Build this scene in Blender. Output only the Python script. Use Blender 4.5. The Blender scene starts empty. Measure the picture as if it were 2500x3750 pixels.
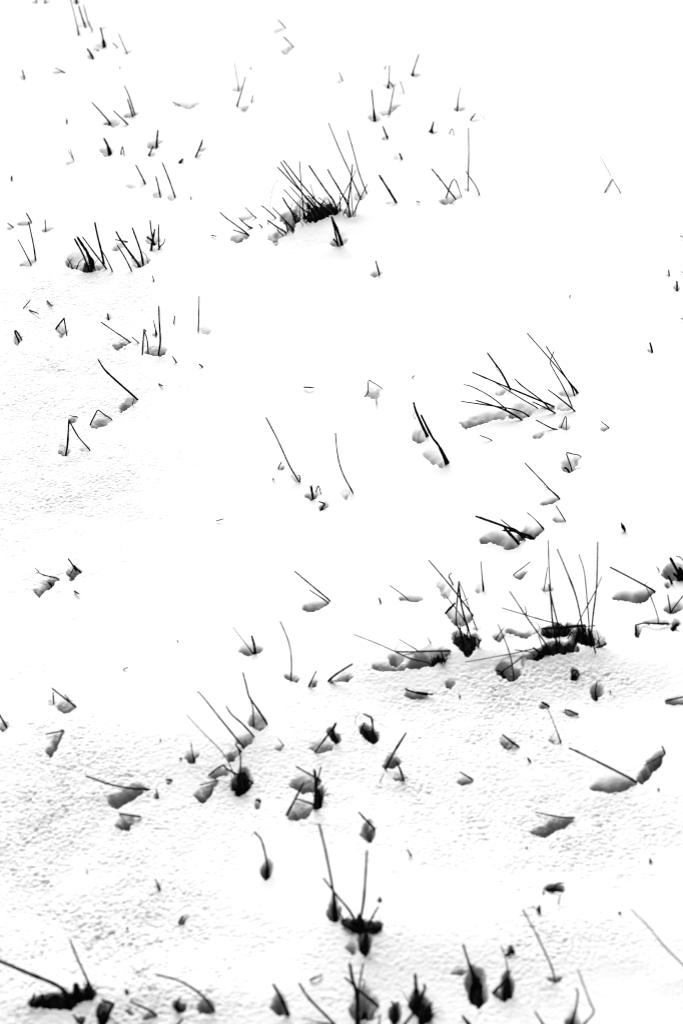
import bpy, math, random
import numpy as np

# ---------------------------------------------------------------- camera, light, exposure
scene = bpy.context.scene
H = 1.62                      # eye height above the snow, metres
PITCH = math.radians(30.0)    # how far the camera looks down
LENS = 81.0
TANV = 18.0 / LENS            # half of the 36 mm sensor height
cam_data = bpy.data.cameras.new('camera')
cam_data.sensor_fit = 'VERTICAL'
cam_data.sensor_height = 36.0
cam_data.sensor_width = 24.0
cam_data.lens = LENS
cam_data.clip_start = 0.05
cam_data.clip_end = 500.0
cam_data.dof.use_dof = True
cam_data.dof.focus_distance = 3.5
cam_data.dof.aperture_fstop = 7.0
cam_data.dof.aperture_blades = 0
cam = bpy.data.objects.new('camera', cam_data)
scene.collection.objects.link(cam)
cam.location = (0, 0, H)
cam.rotation_euler = (math.radians(90) - PITCH, 0, 0)
scene.camera = cam

SUN_EL = math.radians(43.0)
SUN_AZ = math.radians(-10.0)   # behind the stalks, a little to the left
world = bpy.data.worlds.new('World')
scene.world = world
world.use_nodes = True
wn = world.node_tree.nodes
wl = world.node_tree.links
wn.clear()
sky = wn.new('ShaderNodeTexSky')
sky.sky_type = 'NISHITA'
sky.sun_disc = False
sky.sun_elevation = SUN_EL
sky.sun_rotation = SUN_AZ
sky.air_density = 1.0
sky.dust_density = 2.0
bw = wn.new('ShaderNodeRGBToBW')       # the photograph is black and white
bg = wn.new('ShaderNodeBackground')
bg.inputs['Strength'].default_value = 0.05
wo = wn.new('ShaderNodeOutputWorld')
wl.new(sky.outputs['Color'], bw.inputs['Color'])
wl.new(bw.outputs['Val'], bg.inputs['Color'])
wl.new(bg.outputs['Background'], wo.inputs['Surface'])

sun_data = bpy.data.lights.new('sun', 'SUN')
sun_data.energy = 1.5
sun_data.angle = math.radians(50.0)    # sun veiled by cloud: a soft bright patch of sky, thin stalks throw no hard shadow
sun = bpy.data.objects.new('sun', sun_data)
scene.collection.objects.link(sun)
sun.location = (-1, 8, 5)
sun.rotation_euler = (math.pi / 2 - SUN_EL, 0, math.pi + -SUN_AZ)
# a sun lamp shines along its local -Z: tipped by 90-elevation and turned to come from +Y

vs = scene.view_settings
scene.display_settings.display_device = 'sRGB'
vs.view_transform = 'Standard'
vs.look = 'None'
vs.exposure = 1.33
vs.gamma = 1.0
vs.use_curve_mapping = False
scene.cycles.max_bounces = 3
scene.cycles.diffuse_bounces = 0
scene.cycles.filter_width = 1.1

rng = random.Random(7)

# ---------------------------------------------------------------- projection helpers
CP, SP = math.cos(PITCH), math.sin(PITCH)
W, HH = 2500.0, 3750.0


def ray(px, py):
    """direction of the line of sight through a point of the 2500 x 3750 photograph"""
    a = (px - W / 2) / (HH / 2) * TANV
    b = (HH / 2 - py) / (HH / 2) * TANV
    return np.array([a, CP + b * SP, -SP + b * CP])


def project(x, y, z):
    d = y * CP + (H - z) * SP
    v = y * SP - (H - z) * CP
    return W / 2 + x / d / TANV * HH / 2, HH / 2 - v / d / TANV * HH / 2


def flat_hit(px, py):
    r = ray(px, py)
    t = -H / r[2]
    return r[0] * t, r[1] * t


TILES = {}
for i, c in enumerate('ABC'):
    for j in range(5):
        TILES[c + str(j)] = ((0, 830, 1660)[i], 750 * j, 840 / 1568)
TILES['Z4'] = (960, 560, 440 / 1568)
TILES['Z5'] = (1560, 2080, 700 / 1568)
TILES['Z6'] = (1300, 2200, 500 / 1568)
TILES['F'] = (0, 0, 1.0)


def pts_of(tile, s):
    ox, oy, k = TILES[tile]
    return [(ox + float(a) * k, oy + float(b) * k) for a, b in (p.split(',') for p in s.split())]


# ---------------------------------------------------------------- numpy noise
def _hash(ix, iy, seed):
    n = (ix.astype(np.int64) * 374761393 + iy.astype(np.int64) * 668265263 + seed * 974634777) & 0xFFFFFFFF
    n = ((n ^ (n >> 13)) * 1274126177) & 0xFFFFFFFF
    n = n ^ (n >> 16)
    return (n & 0xFFFF).astype(np.float64) / 32767.5 - 1.0


def vnoise(x, y, seed=0):
    ix, iy = np.floor(x), np.floor(y)
    fx, fy = x - ix, y - iy
    fx = fx * fx * (3 - 2 * fx)
    fy = fy * fy * (3 - 2 * fy)
    a = _hash(ix, iy, seed)
    b = _hash(ix + 1, iy, seed)
    c = _hash(ix, iy + 1, seed)
    d = _hash(ix + 1, iy + 1, seed)
    return (a + (b - a) * fx) * (1 - fy) + (c + (d - c) * fx) * fy


def snoise(x, y, scale, seed):
    """smooth noise of one feature size, turned so the lattice does not show"""
    ca, sa = math.cos(0.6 + seed), math.sin(0.6 + seed)
    return vnoise((x * ca - y * sa) / scale + 31.7 * seed, (x * sa + y * ca) / scale + 17.3 * seed, seed)


def grains(x, y, size, seed):
    """domed crystals with creases between them (nearest-point cells)"""
    x = x / size + 91.3 * seed
    y = y / size + 47.9 * seed
    ix, iy = np.floor(x), np.floor(y)
    best = np.full(x.shape, 9.0)
    for dx in (-1, 0, 1):
        for dy in (-1, 0, 1):
            cx, cy = ix + dx, iy + dy
            px = cx + .5 + .45 * _hash(cx, cy, seed)
            py = cy + .5 + .45 * _hash(cx, cy, seed + 50)
            best = np.minimum(best, (px - x) ** 2 + (py - y) ** 2)
    return .45 - np.minimum(best, 1.1)


# ---------------------------------------------------------------- lie of the snow
# gentle drifts: (photo x, photo y, half width m, half depth m, height m)
DRIFTS = [
    (1180, 850, .16, .13, .014), (300, 990, .22, .16, .012), (250, 1300, .30, .20, .010),
    (2050, 2400, .20, .08, .016), (1500, 2460, .16, .07, .012), (950, 2700, .15, .10, .012),
    (300, 2750, .25, .12, .012), (1150, 3200, .16, .12, .012), (500, 3650, .20, .06, .014),
    (2150, 2800, .18, .09, .010), (1900, 3450, .16, .09, .010), (1450, 3460, .10, .06, .008),
    (250, 1700, .30, .12, .006), (2000, 1600, .3, .3, .008),
    (2024, 2350, .022, .018, .010), (2095, 2322, .018, .014, .009), (1870, 2352, .035, .018, .009), (1965, 2432, .05, .02, .004),
    (2085, 2420, .045, .02, .004), (1690, 2420, .05, .025, .004), (1480, 2440, .06, .02, .003), (1180, 800, .10, .03, .009),
]
_DR = [(flat_hit(a, b), sx, sy, h) for a, b, sx, sy, h in DRIFTS]


def terrain(x, y):
    z = 0.0 * x
    for (cx, cy), sx, sy, h in _DR:
        z = z + h * np.exp(-((x - cx) / sx) ** 2 - ((y - cy) / sy) ** 2)
    z = z + 0.004 * np.sin(x * 5.1 + y * 2.3 + 1.0) * np.cos(y * 3.7 - x * 1.9) / (1 + 0.02 * (x * x + y * y))
    return z


def ground(px, py, lift=0.0):
    r = ray(px, py)
    t = (lift - H) / r[2]
    for _ in range(6):
        z = float(terrain(r[0] * t, r[1] * t)) + lift
        t = (z - H) / r[2]
    return np.array([r[0] * t, r[1] * t, z])


# ---------------------------------------------------------------- melt hollows: P(tile, lip from left to right, length, depth mm, dark depth mm or 0)
PITS = []


def P(tile, lip, h, d, dark=0):
    PITS.append((pts_of(tile, lip), h * TILES[tile][2] * (1.0 if 0 < dark <= 10 else 1.2), d * (1.9 if 0 < dark <= 10 else 1.0 + .75 * min(max((d - 9) / 11, 0), 1)) * (.75 if tile[1] == '0' else 1) / 1000.0, dark / 1000.0))


exec_data = True
# --- far field, left
P('A0', '215,22 260,14', 20, 10); P('A0', '292,18 350,8', 24, 10)
P('A0', '498,235 555,230', 45, 8); P('A0', '528,182 622,165', 40, 10); P('A0', '495,18 550,12', 28, 12)
P('A0', '635,322 665,340 738,305', 60, 16); P('A0', '668,205 738,185', 28, 9)
P('A0', '600,385 655,388', 30, 12); P('A0', '838,360 870,368 908,345', 24, 11)
P('A0', '135,525 165,535 188,515', 22, 10); P('A0', '355,500 440,502 465,478', 28, 7)
P('A0', '848,798 910,792 952,775', 34, 14); P('A0', '715,848 775,854 815,850 832,825', 52, 17)
P('A0', '1172,692 1215,720 1300,732 1370,705', 40, 12)
P('A0', '670,1030 735,1046 785,1040', 58, 16); P('A0', '818,1056 858,1053', 24, 9)
P('A0', '1000,1002 1070,994 1120,968', 55, 16); P('A0', '1008,1063 1070,1050', 22, 9)
P('A0', '1342,1073 1388,1058', 24, 9); P('A0', '1362,1027 1420,1015', 18, 8)
P('A0', '1212,1113 1264,1102', 26, 11); P('A0', '450,1116 490,1112 514,1082', 28, 7)
P('A0', '950,1272 1000,1255', 52, 13); P('A0', '855,1268 935,1282', 42, 9)
P('A0', '1042,1336 1115,1332', 38, 10); P('A0', '1140,1350 1180,1356 1210,1330', 40, 10)
# --- far field, middle
P('B0', '322,218 360,212 408,190', 32, 10); P('B0', '364,350 410,352 458,316', 40, 12)
P('B0', '36,615 80,617 120,590', 32, 10); P('B0', '92,748 125,752 152,722', 44, 15)
P('B0', '164,698 202,690', 12, 6); P('B0', '748,556 775,557 798,540', 32, 8)
P('B0', '1242,506 1270,516 1340,512', 24, 12); P('B0', '1062,586 1100,600 1168,575', 38, 14)
P('B0', '1170,635 1214,638', 12, 6); P('B0', '956,808 1010,820 1050,805 1058,778', 55, 18)
P('B0', '1028,772 1060,777 1105,784 1142,740 1194,714', 50, 14)
P('B0', '1060,943 1100,943', 24, 9); P('B0', '1366,895 1400,906 1450,905', 24, 11)
P('B0', '1145,1080 1194,1089', 40, 10); P('B0', '1075,1392 1160,1386', 14, 6)
P('B0', '1445,1388 1540,1378 1570,1362 1605,1336', 60, 14)
P('C0', '66,1290 98,1299 118,1290', 20, 8); P('C0', '-6,742 40,746 90,735', 26, 12)
P('C0', '130,825 194,822', 14, 7)
# --- big tuft in the upper middle
P('Z4', '225,860 330,940 405,1000 440,885 520,850 650,835 800,822 840,785 1045,755', 260, 40, 17)
P('Z4', '490,856 650,838 800,825 840,788 1045,758', 135, 40, 8); P('Z4', '1050,780 1140,788 1210,775 1255,690', 110, 20); P('Z4', '1185,600 1275,588 1340,545 1412,505', 170, 12)
P('Z4', '78,1090 150,1158 220,1105 315,1035', 160, 16)
P('B1', '70,90 150,92 195,80', 34, 9); P('B1', '20,233 80,242 120,218 152,208', 60, 14)
P('B1', '706,270 765,274 828,243', 95, 19); P('B1', '982,468 1003,490 1015,478 1042,479 1070,462', 36, 11)
P('B1', '948,1292 990,1312 1022,1318 1058,1250', 80, 14)
# --- right edge far
P('C1', '1452,480 1474,486', 16, 8); P('C1', '1496,574 1530,582 1550,565', 44, 12); P('C1', '1322,990 1364,1002', 18, 8)
# --- leaning tuft on the right
P('C2', '40,90 78,117 150,102 250,67 385,47', 80, 15); P('C2', '370,50 440,42 508,36 575,-15', 120, 18)
P('C1', '590,1402 650,1398 700,1380', 45, 9)
P('C1', '280,1285 310,1298 375,1265', 36, 7); P('C1', '705,1300 760,1308 838,1290', 70, 11); P('C1', '690,1396 815,1388', 60, 9)
P('C2', '712,122 770,131 800,116', 58, 12); P('C2', '998,130 1025,140 1060,125', 22, 8)
P('C2', '542,184 590,184 625,158', 36, 8)
P('C2', '726,402 770,412 822,408 834,370 860,315', 120, 18); P('C2', '576,656 640,647 724,612', 40, 10)
P('C2', '672,745 715,762 765,758', 48, 8)
P('C2', '172,888 200,902 320,902 380,942 446,918', 84, 19); P('C2', '436,892 500,862 545,880 618,818', 85, 20)
P('C2', '140,1236 165,1242 210,1230', 75, 10); P('C2', '412,1140 450,1152 505,1112', 36, 10)
P('C2', '594,1238 640,1242 695,1222', 40, 8)
P('C2', '1075,1288 1150,1292 1230,1310 1310,1278 1378,1243', 70, 20)
P('C2', '1426,1365 1475,1378 1520,1362 1580,1342', 65, 16)
P('C2', '1425,1122 1480,1150 1530,1153 1600,1146', 95, 30, 20); P('C2', '1436,1206 1490,1208', 34, 12)
# --- middle
P('B2', '425,452 480,482 520,480', 70, 9); P('B2', '356,406 400,390', 20, 7); P('B2', '534,588 580,610 625,584', 48, 16)
P('B2', '636,674 660,668 690,653', 60, 18); P('B2', '774,574 808,595 864,568', 80, 9)
P('B2', '1262,180 1305,207 1360,188 1376,165', 105, 18); P('B2', '1345,300 1400,342 1480,378 1506,372', 90, 12)
P('B2', '518,1348 555,1371 640,1362 696,1320', 64, 17); P('B2', '1165,1292 1240,1302 1346,1290', 36, 9)
# --- upright tuft right of centre
P('Z5', '75,140 160,222 205,198', 110, 13); P('Z5', '155,368 245,442 330,452 395,375', 130, 19)
P('Z5', '205,580 290,655 345,698 400,650 450,600', 140, 45, 9)
P('Z5', '240,612 290,655 345,697 400,650 430,612', 105, 45, 5); P('Z5', '375,510 455,490', 40, 9)
# --- tall tuft on the right
P('Z5', '650,525 760,550 830,557 870,535 925,515', 110, 20)
P('Z5', '945,540 1030,565 1130,535 1200,500', 110, 42, 9); P('Z5', '1190,610 1250,592 1300,610 1360,632 1400,598 1470,585', 190, 26)
P('Z5', '1185,608 1250,596 1300,612 1360,634 1400,600', 130, 45, 7); P('Z5', '820,758 850,755 950,735 1000,697 1090,690 1190,700 1256,682', 95, 45, 6)
P('Z5', '1130,655 1200,640 1260,605', 45, 40, 6)
P('Z5', '775,802 826,796', 120, 16); P('Z5', '560,842 620,853 680,890 720,900 772,868', 95, 40, 15); P('Z5', '540,558 600,589 660,558', 44, 10)
P('Z5', '1390,660 1450,640 1475,620', 40, 30, 8)
P('C3', '795,418 830,442 866,425', 60, 35, 9)
P('C3', '925,535 970,578 1032,548', 85, 30, 13); P('C3', '1236,132 1262,140 1286,98', 60, 30, 14); P('C3', '1480,88 1515,99 1546,62', 66, 30, 14)
P('C3', '1290,56 1390,62 1486,58', 46, 12); P('C3', '1444,600 1520,604 1590,600', 45, 14)
P('C3', '638,886 690,878 742,880', 105, 13); P('C3', '578,636 655,642', 40, 12)
P('C3', '740,686 800,690 858,692', 36, 12); P('C3', '306,868 370,902 446,910', 75, 16)
P('C3', '18,1160 60,1170 136,1150', 52, 14)
P('C3', '930,1188 1050,1218 1130,1198 1245,1148', 112, 22); P('C3', '1250,1122 1290,1138 1350,1083 1400,1022 1450,945', 98, 26, 19)
P('C4', '508,100 560,124 620,127 690,72 750,52 820,5', 74, 24, 18)
# --- lower middle
P('B3', '80,262 180,267 252,238', 80, 16); P('B3', '396,418 440,452 480,460 506,438', 52, 16)
P('B3', '570,493 610,487 636,458', 50, 14); P('B3', '738,468 800,457 870,433', 60, 13)
P('Z6', '365,655 410,692 500,702 565,662', 170, 22); P('Z6', '180,745 320,782 420,787 540,787 620,768', 95, 11)
P('Z6', '590,772 700,752 830,718 960,695 1015,650 1100,598', 190, 28, 20)
P('Z6', '850,715 960,697 1010,690 1030,725', 80, 40, 5)
P('B3', '138,738 190,772 235,780 284,748', 95, 24, 19); P('B3', '66,868 115,902 150,885 196,842', 90, 18)
P('B3', '6,970 45,992 82,962', 75, 18); P('A3', '1432,1105 1500,1098 1566,1096', 56, 14)
P('B3', '36,1195 75,1236 110,1212 170,1186 182,1145', 165, 60, 6)
P('A3', '1316,1238 1385,1270 1440,1224 1488,1145', 78, 18); P('B3', '326,926 365,932 396,898', 36, 9)
P('B3', '690,810 720,845 755,880 780,858', 75, 50, 6); P('B3', '550,915 610,938 745,906', 85, 13)
P('B3', '908,790 960,838 1005,862 1048,850', 85, 40, 10)
P('B3', '1062,1062 1130,1048 1186,1018', 85, 30, 15); P('B3', '1128,1135 1180,1150 1230,1135', 66, 16)
P('B3', '420,1172 520,1202 590,1203 650,1138', 115, 20); P('B3', '602,1275 640,1300 674,1245', 115, 55, 6)
P('B3', '590,1340 645,1322', 60, 45, 5); P('B3', '404,1378 450,1400 560,1365 606,1330', 130, 21)
P('B3', '192,1300 240,1312', 55, 12); P('B3', '1212,555 1280,568 1358,558', 46, 14); P('B3', '1484,475 1530,494 1566,468', 60, 15)
P('B4', '912,115 945,140 990,138 1018,112 1023,62', 125, 45, 14)
# --- left side
P('A1', '115,126 185,127 220,114', 26, 10); P('A1', '50,162 94,156', 26, 9); P('A1', '288,178 330,182 375,168', 34, 12)
P('A1', '138,416 210,408 250,374', 55, 11); P('A1', '440,408 520,427 600,443 646,436', 110, 22, 18); P('A1', '555,436 600,445 650,434', 75, 30, 8); P('A1', '630,440 728,442', 55, 13)
P('A1', '898,400 945,408 1036,380', 90, 15); P('A1', '758,312 800,302 856,268', 60, 12)
P('A1', '990,245 1045,253 1098,240', 75, 17); P('A1', '1025,300 1090,297 1116,278', 40, 7); P('A1', '1035,525 1060,522', 12, 6)
P('A1', '90,932 120,953 146,922', 95, 24, 20); P('A1', '382,848 425,889 462,876', 100, 20)
P('A1', '770,963 810,985 870,953 896,938', 60, 15); P('A1', '1040,880 1060,905 1086,872', 48, 12)
P('A1', '990,1005 1060,1022 1095,1018 1148,994', 66, 17); P('A1', '1352,862 1400,865 1452,868', 66, 8)
P('A1', '815,1412 905,1373 948,1334', 78, 17); P('A1', '725,780 762,775', 30, 8); P('A1', '335,690 375,685', 22, 7)
P('A2', '468,75 500,82 534,54', 46, 12); P('A2', '622,106 660,117 720,98 762,62', 92, 18)
P('A2', '400,288 450,312 482,293', 110, 24); P('A2', '538,287 614,276', 55, 8)
P('A2', '455,1120 505,1149 556,1110', 85, 24); P('A2', '225,1232 275,1262 340,1204 406,1158', 66, 17)
P('A3', '378,637 440,643 522,630', 90, 16); P('A3', '328,617 380,602', 75, 11); P('A3', '-20,782 25,788 60,765', 66, 15)
P('A3', '302,940 345,954 400,888 440,795', 100, 22)
P('A3', '1262,990 1330,1002 1360,958', 60, 18); P('A3', '730,1298 815,1322 900,1270 995,1200', 98, 24, 21)
P('A3', '1048,1242 1090,1252', 36, 10); P('A3', '1138,1150 1178,1148', 30, 9); P('A4', '792,48 830,63 880,46 936,5', 90, 19)
# --- foreground
P('A4', '1062,482 1104,488', 62, 13); P('A4', '1214,714 1260,713 1296,678', 50, 13)
P('A4', '195,1268 235,1276 350,1278 490,1285 540,1242 620,1228 664,1195', 95, 60, 8)
P('A4', '652,1345 685,1392 740,1376 758,1320', 140, 55, 6); P('A4', '520,1400 585,1402', 52, 30, 8)
P('A4', '852,1192 880,1190', 26, 18); P('A4', '1350,1288 1400,1320 1468,1310', 80, 24, 17)
P('A4', '850,1310 925,1344', 40, 11); P('A4', '970,1378 1078,1346', 44, 13); P('A4', '1184,1282 1240,1322 1270,1288', 62, 40, 8)
P('B4', '228,372 260,392 300,378 326,348', 110, 45, 13); P('B4', '682,648 745,672 784,655', 145, 50, 12)
P('B4', '775,708 850,752 900,774 1000,774 1072,742', 84, 60, 8); P('B4', '893,845 930,912 955,924 992,862', 125, 60, 6)
P('B4', '805,880 905,905', 90, 14); P('B4', '1030,552 1062,550', 26, 12); P('B4', '302,1298 340,1314 424,1330', 115, 35, 14)
P('B4', '842,1308 880,1360 940,1346 990,1350 1040,1280', 190, 40, 17); P('B4', '1108,1355 1150,1387 1196,1340', 125, 60, 6)
P('B4', '1240,1278 1290,1318 1340,1388 1408,1350', 180, 60, 8)
P('C4', '618,488 680,495 762,488', 44, 28, 8); P('C4', '566,642 596,642', 50, 30, 6)
P('C4', '638,1095 690,1115 746,1080', 36, 10); P('C4', '76,1130 120,1235 170,1267 236,1210', 255, 60, 7)
P('C4', '318,1190 370,1205 414,1180', 165, 60, 6); P('C4', '262,1190 345,1245 386,1200', 60, 18); P('C4', '760,1402 865,1410', 110, 24)
P('C4', '378,915 416,912', 50, 25, 8); P('C4', '-10,1060 90,1056', 60, 12)

# rough, coarse-grained patches of crust: (photo x, photo y, rx, ry, amount)
ROUGH = [
    (2000, 3180, 520, 190, .40), (1000, 1500, 500, 160, .05), (2250, 3560, 260, 130, .15),
    (230, 1330, 450, 300, 0.71), (120, 1780, 460, 270, 0.84), (330, 1060, 380, 130, 0.50), (150, 2250, 300, 250, 0.31),
    (350, 3250, 620, 420, 0.62), (300, 2800, 400, 250, 0.50), (1350, 3500, 900, 240, 0.40), (1150, 2850, 500, 260, 0.34),
    (2120, 2530, 330, 130, 0.87), (1780, 2520, 220, 130, 0.68), (1900, 2700, 420, 200, 0.50), (2280, 3060, 260, 110, 0.50),
    (1560, 2900, 400, 200, 0.34), (2150, 3420, 300, 110, 0.28), (1160, 890, 120, 55, 0.50), (1000, 970, 320, 70, 0.22),
    (1220, 2560, 350, 100, 0.31), (1450, 2440, 250, 70, 0.31), (900, 2970, 250, 160, 0.31), (300, 3650, 500, 200, 0.50), (2000, 3000, 400, 150, 0.31),
    (1850, 1640, 180, 90, 0.19), (1240, 1410, 260, 60, 0.07), (120, 130, 200, 120, 0.12),
    (1180, 3270, 260, 160, -0.54), (2300, 2640, 230, 90, -0.54), (2350, 3620, 200, 160, -0.35), (950, 3230, 200, 120, -0.36), (720, 2560, 250, 250, -0.27),
]


def roughness(px, py):
    r = 0.05 + .23 * np.clip((py - 2350) / 500, 0, 1) + .16 * np.clip((900 - px) / 500, 0, 1) * np.clip((py - 800) / 400, 0, 1)
    for cx, cy, rx, ry, a in ROUGH:
        r = r + a * np.exp(-((px - cx) / rx) ** 2 - ((py - cy) / ry) ** 2)
    return np.clip(r * .86, 0.03, 1.5)


# ---------------------------------------------------------------- materials
def new_mat(name):
    m = bpy.data.materials.new(name)
    m.use_nodes = True
    nt = m.node_tree
    b = nt.nodes['Principled BSDF']
    return m, nt, b


def mat_snow():
    m, nt, b = new_mat('old_snow')
    b.inputs['Base Color'].default_value = (.86, .86, .86, 1)
    b.inputs['Roughness'].default_value = .75
    b.inputs['Specular IOR Level'].default_value = .15
    tc = nt.nodes.new('ShaderNodeTexCoord')
    n1 = nt.nodes.new('ShaderNodeTexNoise')
    n1.inputs['Scale'].default_value = 330
    n1.inputs['Detail'].default_value = 2
    n2 = nt.nodes.new('ShaderNodeTexVoronoi')
    n2.inputs['Scale'].default_value = 240
    ad = nt.nodes.new('ShaderNodeMath')
    ad.operation = 'SUBTRACT'
    at = nt.nodes.new('ShaderNodeAttribute')
    at.attribute_name = 'rough'
    mu = nt.nodes.new('ShaderNodeMath')
    mu.operation = 'MULTIPLY'
    mu.inputs[1].default_value = .55
    bp = nt.nodes.new('ShaderNodeBump')
    bp.inputs['Distance'].default_value = .0022
    nt.links.new(tc.outputs['Object'], n1.inputs['Vector'])
    nt.links.new(tc.outputs['Object'], n2.inputs['Vector'])
    nt.links.new(n1.outputs['Fac'], ad.inputs[0])
    nt.links.new(n2.outputs['Distance'], ad.inputs[1])
    nt.links.new(ad.outputs[0], bp.inputs['Height'])
    nt.links.new(at.outputs['Fac'], mu.inputs[0])
    nt.links.new(mu.outputs[0], bp.inputs['Strength'])
    nt.links.new(bp.outputs['Normal'], b.inputs['Normal'])
    return m


def mat_dark(name, lo, hi, scale):
    m, nt, b = new_mat(name)
    b.inputs['Roughness'].default_value = .9
    b.inputs['Specular IOR Level'].default_value = .05
    tc = nt.nodes.new('ShaderNodeTexCoord')
    n = nt.nodes.new('ShaderNodeTexNoise')
    n.inputs['Scale'].default_value = scale
    n.inputs['Detail'].default_value = 4
    r = nt.nodes.new('ShaderNodeValToRGB')
    r.color_ramp.elements[0].position = .35
    r.color_ramp.elements[1].position = .72
    r.color_ramp.elements[0].color = (lo, lo, lo, 1)
    r.color_ramp.elements[1].color = (hi, hi, hi, 1)
    nt.links.new(tc.outputs['Object'], n.inputs['Vector'])
    nt.links.new(n.outputs['Fac'], r.inputs['Fac'])
    nt.links.new(r.outputs['Color'], b.inputs['Base Color'])
    return m


SNOW = mat_snow()
LITTER_SHADE = mat_dark('black_litter_shade', .002, .006, 220)  # near-black: dead litter, plus the hollows' deep shade put into the colour
STEM = mat_dark('wet_dark_stem', .003, .022, 190)
LEAF = mat_dark('dry_sheath', .08, .24, 160)

# ---------------------------------------------------------------- snow sheet and the dark sheet below it, for litter and hollow shade
PXR = 2 * TANV / HH            # angle of one photo pixel


def axis(lo, hi, n, far_lo, far_hi, grow=1.25):
    a = list(np.linspace(lo, hi, n))
    st = (hi - lo) / (n - 1)
    s, v, up = st, hi, []
    while v < far_hi:
        s *= grow
        v += s
        up.append(v)
    s, v, dn = st, lo, []
    while v > far_lo:
        s *= grow
        v -= s
        dn.append(v)
    return np.array(dn[::-1] + a + up)


def sheet_axes(k):
    rows_px = np.arange(3880, -260, -4.7 * (k if k > 1 else k * .72))
    ys = np.array([flat_hit(1250, p)[1] for p in rows_px])
    s, v, up = ys[-1] - ys[-2], ys[-1], []
    while v < 300:
        s *= 1.25
        v += s
        up.append(v)
    s, v, dn = ys[1] - ys[0], ys[0], []
    while v > -4:
        s *= 1.25
        v -= s
        dn.append(v)
    ys = np.array(dn[::-1] + list(ys) + up)
    us = axis(-1.09 * TANV * W / HH, 1.09 * TANV * W / HH, int(2740 / (4.7 * k)), -6, 6)
    return us, ys


def hollow(px, py, X, Y):
    """depth of the melt hollows, and how near the dark sheet standing in for litter and shade comes up inside them"""
    dep = np.zeros_like(px)
    shade_dep = np.full_like(px, .075)
    wob = snoise(X, Y, .017, 8) * 6 + snoise(X, Y, .007, 3) * 5.5 + snoise(X, Y, .003, 4) * 3.0
    wobx = snoise(X, Y, .008, 5) * 6
    for lip, h, d, dark in PITS:
        lx = np.array([p[0] for p in lip])
        ly = np.array([p[1] for p in lip])
        for i in range(1, len(lx)):
            if lx[i] <= lx[i - 1]:
                lx[i] = lx[i - 1] + .5
        x0, x1 = lx[0], lx[-1]
        m = (px > x0 - 12) & (px < x1 + 12) & (py > ly.min() - h * 1.4 - 15) & (py < ly.max() + 30)
        if not m.any():
            continue
        sc = min(1.0, h / 30.0)
        qx = px[m] + wobx[m] * sc
        qy = py[m] + wob[m] * sc
        L = np.interp(qx, lx, ly)
        u = np.clip((qx - x0) / (x1 - x0), 0, 1)
        tap = np.sqrt(np.clip(1 - np.abs(2 * u - 1) ** 2.6, 0, 1))
        lens = np.clip(1 - np.abs(2 * u - 1) ** 2.2, 0, 1)      # pointed at both ends
        he = h * (.12 + .88 * (lens if not 0 < dark < .0105 else .5 * lens + .5 * tap))
        t = (qy - (L - he)) / he
        ts = (py[m] + .3 * wob[m] * sc - (L - he)) / he
        w = .12 + 4.0 / h
        prof = np.where(t < 1, np.clip(ts, 0, 1) ** (3.0 if dark == 0 else 1.05 if dark < .0105 else 1.6), np.clip(1 - (t - 1) / w, 0, 1))
        # the ends of a hollow shelve gently too
        e = np.clip(np.minimum(qx - x0, x1 - qx) / np.maximum((.62 if dark == 0 else .5) * he, 8), 0, 1)
        side = e * e * (3 - 2 * e)
        dd = d * tap * prof * (.15 + .85 * side)
        dep[m] = np.maximum(dep[m], dd)
        if dark > 0:  # lifts the dark sheet that stands in for litter and deep shade
            s = np.where((t > -.2) & (t < 1 + w), (.45 if dark < .0105 else 1.2) * dark + .045 * (1 - tap) ** 2 + .02 * (1 - side) ** 2, .075)
            shade_dep[m] = np.minimum(shade_dep[m], s)
    return dep, shade_dep


def grid_mesh(name, X, Y, Z, mat, attr=None):
    nr, nc = X.shape
    me = bpy.data.meshes.new(name)
    n = nr * nc
    co = np.stack([X, Y, Z], -1).reshape(-1).astype(np.float32)
    idx = np.arange(n).reshape(nr, nc)
    q = np.stack([idx[:-1, :-1], idx[:-1, 1:], idx[1:, 1:], idx[1:, :-1]], -1).reshape(-1).astype(np.int32)
    nf = (nr - 1) * (nc - 1)
    me.vertices.add(n)
    me.vertices.foreach_set('co', co)
    me.loops.add(nf * 4)
    me.loops.foreach_set('vertex_index', q)
    me.polygons.add(nf)
    me.polygons.foreach_set('loop_start', np.arange(0, nf * 4, 4, dtype=np.int32))
    me.polygons.foreach_set('use_smooth', np.ones(nf, dtype=bool))
    me.update(calc_edges=True)
    if attr is not None:
        a = me.attributes.new('rough', 'FLOAT', 'POINT')
        a.data.foreach_set('value', attr.reshape(-1).astype(np.float32))
    me.materials.append(mat)
    o = bpy.data.objects.new(name, me)
    scene.collection.objects.link(o)
    return o


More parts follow.
